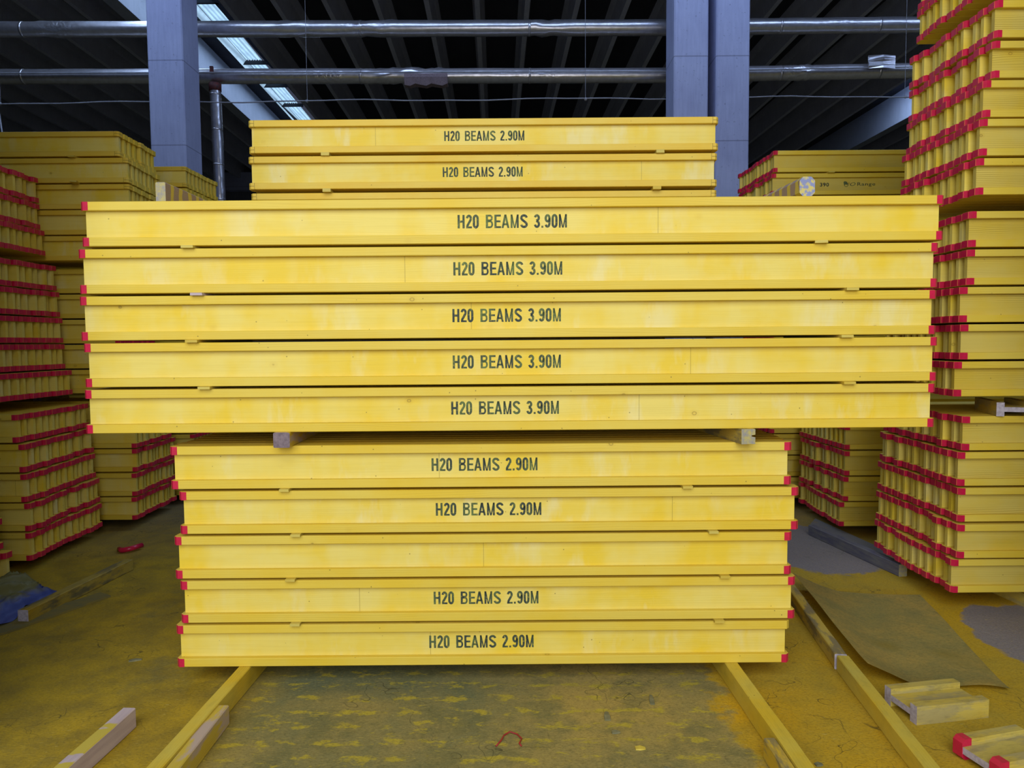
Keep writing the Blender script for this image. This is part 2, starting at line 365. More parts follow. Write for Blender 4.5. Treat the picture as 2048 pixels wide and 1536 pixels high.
# unseen front wall, its doorway edges set to shade the side stacks
bm = bmesh.new(); add_box(bm, -26, -2.22, 2.35, 2.7, 0, 10.8); add_box(bm, 2.75, 30, 2.35, 2.7, 0, 10.8); add_box(bm, -2.22, 2.75, 2.35, 2.7, 5.4, 10.8)
struct(obj('wall_front', bm, M['wall']))
bm = bmesh.new(); add_box(bm, -26.3, -26, 2.35, 36.3, 0, 10.8); struct(obj('wall_left', bm, M['wall']))
bm = bmesh.new(); add_box(bm, 30, 30.3, 2.35, 36.3, 0, 10.8); struct(obj('wall_right', bm, M['wall']))

# roof light strip: curb plus corrugated sheets, one window per sheet
def corrugated(x0, x1, y0, y1, z):
    bm = bmesh.new(); n = 25; a = []; b = []
    for i in range(n):
        x = x0 + (x1 - x0) * i / (n - 1); dz = 0.018 * math.sin(i * 1.57)
        a.append(bm.verts.new((x, y0, z + dz))); b.append(bm.verts.new((x + SK * (y1 - y0), y1, z + dz)))
    for i in range(n - 1): bm.faces.new((a[i], a[i + 1], b[i + 1], b[i]))
    r = bmesh.ops.solidify(bm, geom=bm.faces[:], thickness=0.006)
    return bm
k2 = 0
for y in [5 + 2.05 * j for j in range(15)]:
    k2 += 1
    xa = rx(-8.50, y)
    wdw = empty('window_%d' % k2, (0, 0, 0)); struct(wdw)
    obj('roof_sheet', corrugated(xa + 0.12, xa + 0.60, y, y + 1.97, 10.62), M['glow'], wdw)
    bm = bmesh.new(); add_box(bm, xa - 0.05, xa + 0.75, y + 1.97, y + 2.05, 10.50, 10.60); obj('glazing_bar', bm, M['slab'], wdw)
    bm = bmesh.new()
    for f_ in (0,): stations(bm, [[(xa - 0.02, y, 10.45), (xa + 0.1, y, 10.62), (xa + 0.06, y, 10.66), (xa - 0.06, y, 10.5)],
                                  [(xa - 0.02 + SK * 2, y + 1.97, 10.45), (xa + 0.1 + SK * 2, y + 1.97, 10.62), (xa + 0.06 + SK * 2, y + 1.97, 10.66), (xa - 0.06 + SK * 2, y + 1.97, 10.5)]])
    recalc(bm); obj('curb', bm, M['glow'], wdw)  # curb glows like the sheets, standing in for daylight on it

# columns
def column(x0, x1, y0, y1, z1, dx=0.0):
    bm = bmesh.new(); c = 0.02; sts = []
    for z in (0, z1):
        sts.append([(x0 + c, y0, z), (x1 - c, y0, z), (x1, y0 + c, z), (x1, y1 - c, z), (x1 - c, y1, z), (x0 + c, y1, z), (x0, y1 - c, z), (x0, y0 + c, z)])
    stations(bm, sts); recalc(bm); return struct(obj('concrete_column', bm, M['column']))
column(-6.16, -5.555, 12.55, 13.2, 10.49)
column(2.80, 3.385, 12.55, 13.2, 10.49)
column(3.52, 4.09, 12.55, 13.2, 10.49)

# foil-wrapped pipes
def pipe(name, pts, r, label, dents=(), group=None):
    root = empty(name, pts[0]); base = Vector(pts[0])
    P = [Vector(p) for p in pts]; N = 260; L = []
    for i in range(N + 1):
        t = i / N * (len(P) - 1); a = min(int(t), len(P) - 2); L.append(P[a].lerp(P[a + 1], t - a) - base)
    rnd = random.Random(len(label))
    def rf(i, p):
        x = p.x + base.x; rr = r * (1 + 0.015 * math.sin(i * 0.5))
        out = []
        for q in range(16):
            v = rr
            for (dx, wd, am) in dents:
                if abs(x - dx) < wd: v += am * rnd.uniform(-1, 1)
            out.append(v)
        return out
    bm = bmesh.new(); tube(bm, L, r, 16, rfun=rf); recalc(bm)
    obj('foil_jacket', bm, M['foil'], root, smooth=True)
    for j in range(6, N, 26):                    # lap joints of the jacket
        if L[j].z != L[j].z: continue
        bm = bmesh.new(); tube(bm, [L[j] - Vector((0.012, 0, 0)) if abs(P[1].z - P[0].z) < 1 else L[j], L[j] + (Vector((0.03, 0, 0)) if abs(P[1].z - P[0].z) < 1 else Vector((0, 0, -0.03)))], r * 1.02, 16); recalc(bm)
        obj('jacket_band', bm, M['foil'], root, smooth=True)
    tag(root, label, 'pipe', group); return root
pipe('insulated_pipe', [(-13, 13.86, 7.56), (2.8, 13.86, 7.49), (12, 13.86, 7.52)], 0.142, 'upper silver foil wrapped pipe running across under the roof', [(-8.6, 0.25, 0.02), (-4.0, 0.3, 0.02), (-2.5, 0.4, 0.015), (0.7, 0.3, 0.02)])
pipe('insulated_pipe', [(-13, 13.82, 6.69), (2.8, 13.82, 6.60), (12, 13.82, 6.70)], 0.135, 'lower silver foil wrapped pipe running across below the other', [(-2.2, 0.5, 0.02), (-1.6, 0.3, 0.02), (5.5, 0.15, 0.02)])
vp = pipe('drop_pipe', [(-5.49, 13.72, 6.44), (-5.40, 13.72, 0.0)], 0.098, 'vertical foil wrapped pipe dropping beside the left concrete column')
bm = bmesh.new(); tube(bm, [(0, 0, 0.04), (0, 0, -0.10)], 0.112, 14); recalc(bm); obj('collar', bm, M['collar'], vp, smooth=True)
t_ = empty('pipe_clamp_bracket', (-5.52, 13.655, 6.72)); bm = bmesh.new(); add_box(bm, -0.03, 0.03, -0.02, 0.02, -0.06, 0.05); obj('bracket_plate', bm, M['collar'], t_)
tag(t_, 'small rusty bracket on the lower pipe above the drop pipe', 'bracket')
# flat conduit under the lower pipe and the loose foil patch
bm = bmesh.new(); tube(bm, [(-13, 13.64, 6.69), (2.8, 13.64, 6.605), (12, 13.64, 6.70)], 0.014, 6); recalc(bm); tag(obj('conduit', bm, M['wire']), 'thin pale conduit strip along the front of the lower pipe', 'conduit')
bm = bmesh.new(); sts = []
for i in range(7):
    z = 6.62 + 0.235 * i / 6
    sts.append([(6.62, 13.60 - 0.02 * math.sin(i), z), (6.88, 13.57 - 0.015 * math.cos(i * 1.3), z), (7.12, 13.60, z - 0.01), (7.12, 13.612, z), (6.62, 13.612, z)])
stations(bm, sts); recalc(bm); tag(obj('foil_patch', bm, M['foil']), 'crumpled square foil patch stuck on the lower pipe at right', 'foil patch')
bm = bmesh.new(); sts = []
for i in range(9):
    x = -1.95 + 0.1 * i; d = 0.045 + 0.03 * math.sin(i * 2.1)
    sts.append([(x, 13.61, 6.60), (x, 13.60, 6.53), (x, 13.64, 6.44 - d * 0.8), (x, 13.80, 6.43 - d * 0.6), (x, 13.80, 6.438), (x, 13.66, 6.445), (x, 13.615, 6.53)])
stations(bm, sts); recalc(bm); tag(obj('torn_foil', bm, M['endwood_dark']), 'torn foil hanging below the middle of the lower pipe', 'foil')

# thin cable and its hangers
pts = []
for i in range(61):
    x = -13 + 22.2 * i / 60; pts.append((x, 13.36, 6.03 + 0.014 * math.sin(x * 1.6) + 0.006 * math.sin(x * 4.1)))
bm = bmesh.new(); tube(bm, pts, 0.012, 6); recalc(bm)
tag(obj('cable', bm, M['wire'], smooth=True), 'thin pale cable strung across the hall below the pipes', 'cable')
for x, lab, lo in ((-9.28, 'thin hanger wire at the far left, left of the column', 5.75), (-3.69, 'thin hanger wire between the column and the central stack', 5.9), (1.38, 'thin hanger wire above the right end of the central stack', 5.75), (7.2, 'thin hanger wire beside the tall right stack', 5.75)):
    r_ = empty('hanger_wire', (x, 13.40, 6.03)); bm = bmesh.new(); tube(bm, [(0, 0, 0), (0, 0, 4.45)], 0.004, 5); recalc(bm); obj('wire', bm, M['wire'], r_)
    bm = bmesh.new(); bmesh.ops.create_icosphere(bm, subdivisions=2, radius=0.032); obj('cable_clip', bm, M['wire'], r_, (0, -0.02, 0), True)
    tag(r_, lab, 'wire', 'wires hanging from the roof')
bm = bmesh.new(); tube(bm, [(-9.28, 13.33, 5.99), (-9.15, 13.33, 4.7), (-9.10, 13.33, 3.6)], 0.013, 6); recalc(bm)
tag(obj('cable_drop', bm, M['wire'], smooth=True), 'thin pale cable dropping behind the uncapped left stack', 'cable')

# ------------------------------------------------------------------ timber formwork beams
HL = {3.9: 1.95, 2.9: 1.45}
def flange_mesh(L, mat, ch=0.014):
    bm = bmesh.new(); h = L / 2; e = 0.0025
    def ring(x, hy): return [(x, -hy, -0.02 + e), (x, -hy + e, -0.02), (x, hy - e, -0.02), (x, hy, -0.02 + e), (x, hy, 0.02 - e), (x, hy - e, 0.02), (x, -hy + e, 0.02), (x, -hy, 0.02 - e)]
    stations(bm, [ring(-h, 0.026), ring(-h + ch, 0.04), ring(h - ch, 0.04), ring(h, 0.026)]); recalc(bm)
    me = bpy.data.meshes.new('flange'); bm.to_mesh(me); bm.free(); me.materials.append(mat); return me
def cap_mesh(side):
    bm = bmesh.new(); s = side; o = 0.0013
    def ring(x, hy, hz): return [(s * x, -hy, -hz), (s * x, hy, -hz), (s * x, hy, hz), (s * x, -hy, hz)]
    stations(bm, [ring(-0.038, 0.04 + o, 0.0190), ring(-0.0145, 0.04 + o, 0.0194), ring(-0.0005, 0.0265, 0.0194), ring(0.0012, 0.024, 0.0190)]); recalc(bm)
    me = bpy.data.meshes.new('end_cap'); bm.to_mesh(me); bm.free(); me.materials.append(M['cap']); return me
def web_mesh(L, mat):
    bm = bmesh.new(); h = L / 2 - 0.013; add_box(bm, -h, h, -0.0135, 0.0135, -0.0595, 0.0595)
    me = bpy.data.meshes.new('web'); bm.to_mesh(me); bm.free(); me.materials.append(mat); return me
MESH = {}
for L in (3.9, 2.9):
    MESH['f', L] = flange_mesh(L, M['flange']); MESH['w', L] = web_mesh(L, M['web']); MESH['ws', L] = web_mesh(L, M['webside'])
MESH['fb', 2.9] = flange_mesh(2.9, M['flange_bare_end'])
MESH['c', 1] = cap_mesh(1); MESH['c', -1] = cap_mesh(-1)

PITCH = 0.0832
def make_beam(x, y, z, L, caps, side, text=None, board=False, drop_cap=None, rz=0.0):
    """x = centre, y = centre, z = underside; side = which ends carry visible caps (-1, 1 or 0 for both)"""
    root = empty('formwork_beam', (x, y, z), (0, 0, rz))
    wb = obj('web', MESH['ws' if board else 'w', L], None, root, (0, 0, 0.1))
    for s, dz in ((1, 0.18), (-1, 0.02)):
        obj('flange', MESH['f' if caps else 'fb', L], None, root, (0, 0, dz))
        if caps:
            for e in ((-1, 1) if side == 0 else (side,)):
                if drop_cap == (e, s): continue
                c_ = obj('end_cap', MESH['c', e], None, root, (e * L / 2, 0, dz)); c_['label'] = 'red plastic end cap'
    return root

def text_mesh(s, width, height, mat, name, bold=0.018, word=1.5):
    cu = bpy.data.curves.new(name, 'FONT'); cu.body = s; cu.offset = bold; cu.space_word = word; cu.space_character = 1.12
    cu.extrude = 0.0; cu.resolution_u = 4
    to = bpy.data.objects.new(name, cu); COL.objects.link(to)
    bpy.context.view_layer.update()
    me = bpy.data.meshes.new_from_object(to.evaluated_get(bpy.context.evaluated_depsgraph_get()))
    bpy.data.objects.remove(to); bpy.data.curves.remove(cu)
    xs = [v.co.x for v in me.vertices]; ys = [v.co.y for v in me.vertices]
    x0, x1, y0, y1 = min(xs), max(xs), min(ys), max(ys)
    for v in me.vertices:
        v.co = ((v.co.x - (x0 + x1) / 2) / (x1 - x0) * width, 0.0, (v.co.y - (y0 + y1) / 2) / (y1 - y0) * height)
    bm = bmesh.new(); bm.from_mesh(me); bmesh.ops.remove_doubles(bm, verts=bm.verts, dist=1e-6)
    r = bmesh.ops.extrude_face_region(bm, geom=bm.faces[:])
    bmesh.ops.translate(bm, verts=[g for g in r['geom'] if isinstance(g, bmesh.types.BMVert)], vec=(0, -0.0004, 0))
    recalc(bm); bm.to_mesh(me); bm.free(); me.materials.clear(); me.materials.append(mat); me.name = name
    return me
def stencil(word2):
    """condensed bold capitals drawn as flat strokes, 8.52 units wide for one unit of height"""
    out_ = []
    def poly(ps): bm.faces.new([bm.verts.new((p[0], 0, p[1])) for p in ps])
    def stroke(pts, t=0.178):
        n = len(pts); L_, R_ = [], []
        for i in range(n):
            a, b = pts[max(i - 1, 0)], pts[min(i + 1, n - 1)]
            dx, dz = b[0] - a[0], b[1] - a[1]; l = math.hypot(dx, dz) or 1
            nx, nz = -dz / l * t / 2, dx / l * t / 2
            L_.append((pts[i][0] + nx, pts[i][1] + nz)); R_.append((pts[i][0] - nx, pts[i][1] - nz))
        for i in range(n - 1): poly([L_[i], R_[i], R_[i + 1], L_[i + 1]])
    def arc(cx, cz, rx_, rz, a0, a1, n=14):
        return [(cx + rx_ * math.cos(math.radians(a0 + (a1 - a0) * i / n)), cz + rz * math.sin(math.radians(a0 + (a1 - a0) * i / n))) for i in range(n + 1)]
    def box(x0, x1, z0, z1): poly([(x0, z0), (x1, z0), (x1, z1), (x0, z1)])
    def O(x, g):
        S = lambda P: [(x + p[0], p[1]) for p in P]
        if g == 'H': box(x, x + .17, 0, 1); box(x + .38, x + .55, 0, 1); box(x + .17, x + .38, .42, .58)
        elif g == '0': stroke(S([(.37, .28)] + arc(.22, .72, .147, .21, 0, 180) + arc(.22, .28, .147, .21, 180, 360)))
        elif g == '2': stroke(S(arc(.22, .73, .148, .197, 175, -35) + [(.22, .40), (.11, .22), (.085, .10)])); box(x, x + .45, 0, .14)
        elif g == 'B':
            box(x, x + .17, 0, 1); stroke(S([(.15, .93), (.33, .93)] + arc(.33, .755, .145, .175, 90, -90) + [(.15, .58)]), .14)
            stroke(S([(.15, .50), (.34, .51)] + arc(.34, .29, .155, .22, 90, -90) + [(.15, .07)]), .14)
        elif g == 'E': box(x, x + .17, 0, 1); [box(x + .155, x + e, z, z + .145) for z, e in ((0, .52), (.43, .48), (.855, .51))]
        elif g == 'A':
            poly(S([(0, 0), (.16, 0), (.385, 1), (.225, 1)])); poly(S([(.45, 0), (.61, 0), (.385, 1), (.225, 1)])); box(x + .14, x + .47, .21, .35)
        elif g == 'M':
            box(x, x + .15, 0, 1); box(x + .48, x + .63, 0, 1)
            poly(S([(.14, 1), (.02, 1), (.25, 0), (.345, 0)])); poly(S([(.49, 1), (.61, 1), (.38, 0), (.285, 0)]))
        elif g == 'S': stroke(S(arc(.285, .745, .21, .18, 5, 235) + arc(.285, .255, .21, .18, 55, -175)))
        elif g == '3': stroke(S(arc(.21, .745, .145, .18, 170, -80) + [(.17, .525)])); stroke(S([(.17, .52)] + arc(.21, .275, .155, .20, 80, -170)))
        elif g == '9': stroke(S(arc(.22, .70, .148, .225, 0, 360, 20))); stroke(S([(.37, .72), (.372, .45), (.355, .26), (.30, .12), (.21, .075), (.12, .11), (.08, .23)]))
        elif g == '.': box(x, x + .155, 0, .155)
    xs_ = (0, .667, 1.197, 2.197, 2.864, 3.42, 4.13, 4.886, 5.97, 6.52, 6.79, 7.33, 7.886)
    for word, i0 in (('H20', 0), ('BEAMS', 3), (word2, 8)):
        bm = bmesh.new()
        for g, x in zip(word, xs_[i0:]): O(x, g)
        for v in bm.verts: v.co = ((v.co.x / 8.516 - 0.5) * 0.497, 0, (v.co.z - 0.5) * 0.0605)
        for f in bm.faces:
            f.normal_update()
            if f.normal.y > 0: f.normal_flip()
        me = bpy.data.meshes.new('stencil_word'); bm.to_mesh(me); bm.free(); me.materials.append(M['ink']); out_.append((word, me))
    return out_
TXT = {'3.9': stencil('3.90M'), '2.9': stencil('2.90M')}

ORD = ['first', 'second', 'third', 'fourth', 'fifth', 'sixth', 'seventh', 'eighth', 'ninth', 'tenth', 'eleventh', 'twelfth']
LAY5 = ['top', 'second', 'third', 'fourth', 'bottom']; LAY3 = ['top', 'second', 'bottom']; LAY2 = ['upper', 'lower']
# which beams are separate things (one row of flags per layer, top layer first, nearest beam first); the rest go into one object
SHOWN = {}
SHOWN.update({'A': ['1100000000', '1110000000', '1000000000', '1000000000', '1110000000'], 'B': ['1111111000', '1000000000', '1000000000', '1000000000', '1000000000'], 'C': ['1000000000', '1100000000', '1000000000'], 'R1': ['111111100000', '111111111010', '111111111111', '111111111111', '111111111111'], 'R2': ['11110000000', '11111000000', '11110000000', '11110000000', '11100000000'], 'R3': ['1111111111', '1111111111', '1111111111', '1111111111', '1111111100'], 'R0': ['0000000000', '0000000000', '0001111111'], 'R4': ['10000000000', '10000000000', '11001010000', '10101000100', '10000000000'], 'R5': ['100000000000', '100000000000', '000000000000', '000000000000', '000000000000'], 'R6': ['0000000000', '0000000000', '0000000000', '0000000000', '0000000000'], 'R7': ['0000000000', '1000000000', '1000000000', '1000000000', '1000000000'], 'L1': ['00011111', '00011111', '00111111'], 'L2': ['0001111111', '0011111101', '0011111111', '0111111111', '0111111111'], 'L3': ['111111111111', '111111110101', '111111110111', '111111010111', '111111111110'], 'L4': ['000', '000', '001'], 'S1': ['10001000', '10000000', '10000000', '10000000', '10000000'], 'S2': ['10000000', '10000000', '10000000', '10000000', '10000000'], 'S3': ['1000000000', '1000000000', '1010000000', '1100000000', '1000000000'], 'S4': ['100000000', '000000000', '000000000', '000000000', '000000000']})
REST = []
def bundle(key, phrase, side, z0, nl, g, y0, n, L, caps, xn, xf, texts=None, board=False, amp=0.012, group=None, ydj=0.012, xc=None):
    rnd = random.Random(key)
    names = {5: LAY5, 3: LAY3, 2: LAY2}.get(nl, LAY5)
    for l in range(nl):
        z = z0 + (nl - 1 - l) * (0.2 + g)
        yj = rnd.uniform(-ydj, ydj) if key not in ('A', 'B') else 0.0
        for i in range(n):
            f = i / max(1, n - 1)
            xe = xn[l] * (1 - f) + xf[l] * f + (rnd.uniform(-amp, amp) * (2.2 if rnd.random() < 0.2 else 1) if i else 0)
            x = xe + (L / 2 if side == -1 else -L / 2)
            y = y0 + yj + 0.04 + i * PITCH
            flags = SHOWN.get(key)
            if flags is not None and flags[l][i] == '0':
                REST.append((x, y, z, L, caps)); continue
            both = key in ('A', 'B') and i < 2
            dc = (1, 1) if (key == 'B' and l == 4 and i == 0) else None
            r = make_beam(x, y, z, L, caps, 0 if both else side, board=board and i == 0, drop_cap=dc)
            r['key'] = '%s.%d.%d' % (key, l, i)
            tx = texts[l] if texts and i == 0 and texts[l] is not None else None
            if tx is not None:
                kk = '3.9' if L == 3.9 else '2.9'
                for word, wm in TXT[kk]:
                    o = obj('stencil_word', wm, None, r, (tx - x, -0.0137, 0.102)); o['label'] = 'dark green stencilled %s' % word
            if i == 0: posn = 'front'
            elif i == n - 1: posn = 'rearmost'
            else: posn = ORD[i]
            capw = 'red-capped' if caps else 'uncapped'
            lab = '%s yellow beam, %s%s, %s layer, %s' % (capw, posn, '' if i == 0 or i == n - 1 else ' from front', names[l], phrase)
            tag(r, lab, 'beam', group or 'beams of the ' + phrase, 'thing')

# front stack
A_L = [(-1.942, 1.958), (-1.962, 1.938), (-1.965, 1.932), (-1.955, 1.928), (-1.960, 1.925)]
A_T = [0.007, -0.015, -0.022, -0.023, -0.033]
bundle('A', 'wide middle bundle of the central stack', -1, 1.218, 5, 0.0125, 3.283, 10, 3.9, True, [a for a, b in A_L], [a for a, b in A_L], A_T)
B_L = [-1.598, -1.562, -1.592, -1.572, -1.598]
bundle('B', 'lower bundle of the central stack', -1, 0.0985, 5, 0.0125, 3.325, 10, 2.9, True, B_L, [x + 0.01 for x in B_L], [-0.132, -0.115, None, -0.131, -0.155])
bundle('C', 'top bundle of the central stack', -1, 2.358, 3, 0.0205, 4.53, 10, 2.9, False, [-1.614, -1.620, -1.616], [-1.61] * 3, [-0.16, -0.172, None])
# stacks on the right
G = 0.0125
bundle('R1', 'lower bundle, near right stack', -1, 0.120, 5, G, 4.18, 12, 3.9, True, [2.625, 2.615, 2.62, 2.61, 2.59], [2.66, 2.655, 2.64, 2.62, 2.62], board=True, ydj=0.02)
bundle('R2', 'middle bundle, near right stack', -1, 1.290, 5, G, 4.12, 11, 3.9, True, [2.595, 2.60, 2.56, 2.565, 2.54], [2.62, 2.61, 2.59, 2.58, 2.57], board=True)
bundle('R3', 'upper bundle, near right stack', -1, 2.42, 5, G, 4.06, 10, 3.9, True, [2.665, 2.665, 2.62, 2.60, 2.59], [2.65, 2.64, 2.64, 2.61, 2.605], board=True, amp=0.012)
bundle('R0', 'topmost bundle, near right stack', -1, 3.555, 3, G, 4.03, 10, 3.9, True, [2.70, 2.68, 2.66], [2.68, 2.67, 2.66], board=True, amp=0.012)
bundle('R4', 'low stack behind the near right stack', -1, 0.085, 5, G, 5.85, 11, 3.9, True, [2.73, 2.725, 2.72, 2.715, 2.69], [2.72, 2.72, 2.72, 2.71, 2.72], board=True)
bundle('R5', 'upper bundle, rear right stack', -1, 2.36, 5, G, 6.92, 12, 3.9, True, [2.49, 2.48, 2.48, 2.47, 2.48], [2.47, 2.46, 2.47, 2.47, 2.46], board=True)
bundle('R6', 'middle bundle, rear right stack', -1, 1.22, 5, G, 6.98, 10, 3.9, True, [2.5] * 5, [2.48] * 5)
bundle('R7', 'lower bundle, rear right stack', -1, 0.085, 5, G, 6.95, 10, 3.9, True, [2.5] * 5, [2.48] * 5)
# stacks on the left
bundle('L1', 'upper bundle, near left stack', 1, 2.355, 3, G, 5.28, 8, 3.9, True, [-3.83, -3.81, -3.78], [-3.846, -3.82, -3.79], ydj=0.006)
bundle('L2', 'middle bundle, near left stack', 1, 1.222, 5, G, 5.13, 10, 3.9, True, [-3.74, -3.72, -3.71, -3.69, -3.66], [-3.73, -3.716, -3.70, -3.675, -3.64], ydj=0.006)
bundle('L3', 'lower bundle, near left stack', 1, 0.085, 5, G, 5.08, 12, 3.9, True, [-3.515, -3.475, -3.465, -3.455, -3.45], [-3.58, -3.56, -3.54, -3.52, -3.50])
bundle('L4', 'low stack at the left edge', 1, 0.085, 3, G, 4.42, 3, 3.9, True, [-3.375, -3.345, -3.30], [-3.375, -3.345, -3.30])
bundle('S1', 'upper bundle, second left stack', 1, 2.325, 5, G, 6.01, 8, 2.9, False, [-3.21, -3.15, -3.15, -3.15, -3.15], [-3.22, -3.20, -3.20, -3.20, -3.20], amp=0.006)
bundle('S2', 'middle bundle, second left stack', 1, 1.216, 5, G, 6.12, 8, 3.9, True, [-3.33] * 5, [-3.36] * 5)
bundle('S3', 'lower bundle, second left stack', 1, 0.085, 5, G, 6.28, 10, 3.9, True, [-3.30, -3.30, -3.31, -3.31, -3.32], [-3.35] * 5)
bundle('S4', 'rear left uncapped stack', 1, 2.345, 5, G, 7.28, 9, 2.9, False, [-3.23] * 5, [-3.21] * 5, amp=0.006)
# hidden supports of the rear top bundle and of the rear stacks
for (x, y0, z0, L, n) in ((-0.02, 4.55, 1.218, 3.9, 9), (-0.15, 4.55, 0.0985, 2.9, 9), (-4.7, 7.3, 1.216, 2.9, 8), (-4.7, 7.3, 0.085, 2.9, 8)):
    for l in range(5):
        for i in range(n): REST.append((x, y0 + 0.04 + i * PITCH, z0 + l * 0.2125, L, True))

def rest_mesh():
    bm = bmesh.new()
    for (x, y, z, L, caps) in REST:
        h = L / 2
        def fl(zc):
            r = lambda xx, hy: [(x + xx, y - hy, zc - 0.02), (x + xx, y + hy, zc - 0.02), (x + xx, y + hy, zc + 0.02), (x + xx, y - hy, zc + 0.02)]
            stations(bm, [r(-h, 0.026), r(-h + 0.014, 0.04), r(h - 0.014, 0.04), r(h, 0.026)], mi=0)
            if caps:
                for s in (-1, 1):
                    q = lambda xx, hy: [(x + s * xx, y - hy, zc - 0.019), (x + s * xx, y + hy, zc - 0.019), (x + s * xx, y + hy, zc + 0.019), (x + s * xx, y - hy, zc + 0.019)]
                    stations(bm, [q(h - 0.038, 0.0406), q(h - 0.0145, 0.0406), q(h, 0.0268), q(h + 0.0012, 0.024)], mi=2)
        fl(z + 0.02); fl(z + 0.18)
        add_box(bm, x - h + 0.013, x + h - 0.013, y - 0.0135, y + 0.0135, z + 0.0405, z + 0.1595, mi=1)
    return recalc(bm)
if REST:
    o = obj('formwork_beams', rest_mesh(), [M['flange'], M['web'], M['cap']])
    tag(o, 'the remaining yellow beams, mostly hidden inside and behind the stacks', 'beams', None, 'stuff')

# printing on the rear right stack
r5 = [o for o in COL.objects if o.get('key') == 'R5.1.0'][0]
def print_on(root, s, xa, xb, z0, z1, label, name, bold=0.02, shear=0.0):
    me = text_mesh(s, xb - xa, z1 - z0, M['ink'], name, bold)
    if shear:
        for v in me.vertices: v.co.x += v.co.z * shear
    o = obj(name, me, None, root, ((xa + xb) / 2 - root.location.x, -0.0138, (z0 + z1) / 2 - root.location.z)); o['label'] = label
    return o
ZB = r5.location.z + 0.085
print_on(r5, '390', 2.945, 3.03, ZB - 0.005, ZB + 0.031, 'small dark number 390', 'printed_number', 0.03)
print_on(r5, 'O', 3.232, 3.283, ZB, ZB + 0.032, 'dark slanted letter O', 'printed_letter', 0.0, 0.45)
print_on(r5, 'Range', 3.300, 3.47, ZB - 0.009, ZB + 0.032, 'dark printed word Range', 'printed_word', 0.008)
bm = bmesh.new()
vsx = []
for q in range(20):
    a = 2 * math.pi * q / 20; vsx.append((0.021 * math.cos(a), 0, 0.019 * math.sin(a) - 0.004))
out = [bm.verts.new(v) for v in vsx]; inn = [bm.verts.new((v[0] * 0.72, 0, v[2] * 0.72 - 0.001)) for v in vsx]
for q in range(20): bm.faces.new((out[q], out[(q + 1) % 20], inn[(q + 1) % 20], inn[q]))
lf = [(-0.024, 0.004), (-0.026, 0.024), (-0.012, 0.031), (0.006, 0.024), (0.014, 0.010), (0.010, -0.006), (-0.004, 0.0), (-0.016, -0.008)]
bm.faces.new([bm.verts.new((a, -0.0002, b)) for a, b in lf])
o = obj('printed_logo', bm, M['ink'], r5, (3.195 - r5.location.x, -0.0139, ZB + 0.014 - r5.location.z)); o['label'] = 'small dark round fruit and leaf mark'

# ------------------------------------------------------------------ spacer strips between layers
def strip(x, y, z, w_, t_, l, label, group, mat='strip', rz=0.0):
    bm = bmesh.new(); e = 0.0015
    sts = [[(-w_ / 2, yy, 0), (w_ / 2, yy, 0), (w_ / 2 + random.uniform(-.002, .002), yy, t_), (-w_ / 2, yy, t_)] for yy in (0, l * 0.5, l)]
    stations(bm, sts); recalc(bm)
    o = obj('spacer_strip', bm, M[mat], None, (x, y, z), rot=(0, 0, rz)); tag(o, label, 'spacer', group)
za = lambda l: 1.218 + (4 - l) * 0.2125 - 0.0125 + 0.0003       # underside gap below layer l
AX = [((-1.455, 1.395), ('left', 'right')), ((-1.42, 1.54), 0), ((-1.45, 1.52), 0), ((-1.40, 1.535), 0)]
nmsA = ['top and second', 'second and third', 'third and fourth', 'fourth and bottom']
for l, (xs, _) in enumerate(AX):
    for x, s in zip(xs, ('left', 'right')):
        white = (l == 1 and s == 'left')
        strip(x, 3.262, za(l), 0.055, 0.0118, 0.7, ('pale bare' if white else 'yellow') + ' wood strip at %s between %s wide middle beams' % (s, nmsA[l]), 'strips in the middle bundle', 'lavender' if white else 'strip', -0.25 if (l == 0 and s == 'right') else 0)
zb = lambda l: 0.0985 + (4 - l) * 0.2125 - 0.0125 + 0.0003
BX = [(-1.062, 0.812), (-1.015, 0.935), (-1.045, 0.99), (-1.028, 0.965)]
for l, xs in enumerate(BX):
    for x, s in zip(xs, ('left', 'right')):
        strip(x, 3.305, zb(l), 0.045, 0.0118, 0.75, 'yellow wood strip at %s between %s beams, lower central bundle' % (s, nmsA[l]), 'strips in the lower central bundle')
for l, xs in enumerate([(-1.14, 0.925), (-1.135, 0.905)]):
    for x, s in zip(xs, ('left', 'right')):
        strip(x, 4.505, 2.358 + (2 - l) * 0.2205 - 0.0205 + 0.0003, 0.05, 0.0198, 0.78, 'yellow wood strip at %s between %s beams, top central bundle' % (s, nmsA[l]), 'strips in the top central bundle')
strip(-3.59, 5.98, 2.325 + 0.8500 - 0.0122, 0.05, 0.0118, 0.66, 'small wood strip under the top layer, second left stack', 'strips in the left stack')
strip(-3.55, 5.93, 2.325 + 0.6375 - 0.0122, 0.05, 0.0118, 0.66, 'slanted wood strip two layers down, second left stack', 'strips in the left stack', 'strip', 0.3)
strip(3.03, 6.89, 2.36 + 0.8500 - 0.0122, 0.06, 0.0118, 0.9, 'small wood strip under top layer, rear right stack', 'strips in the right stack')

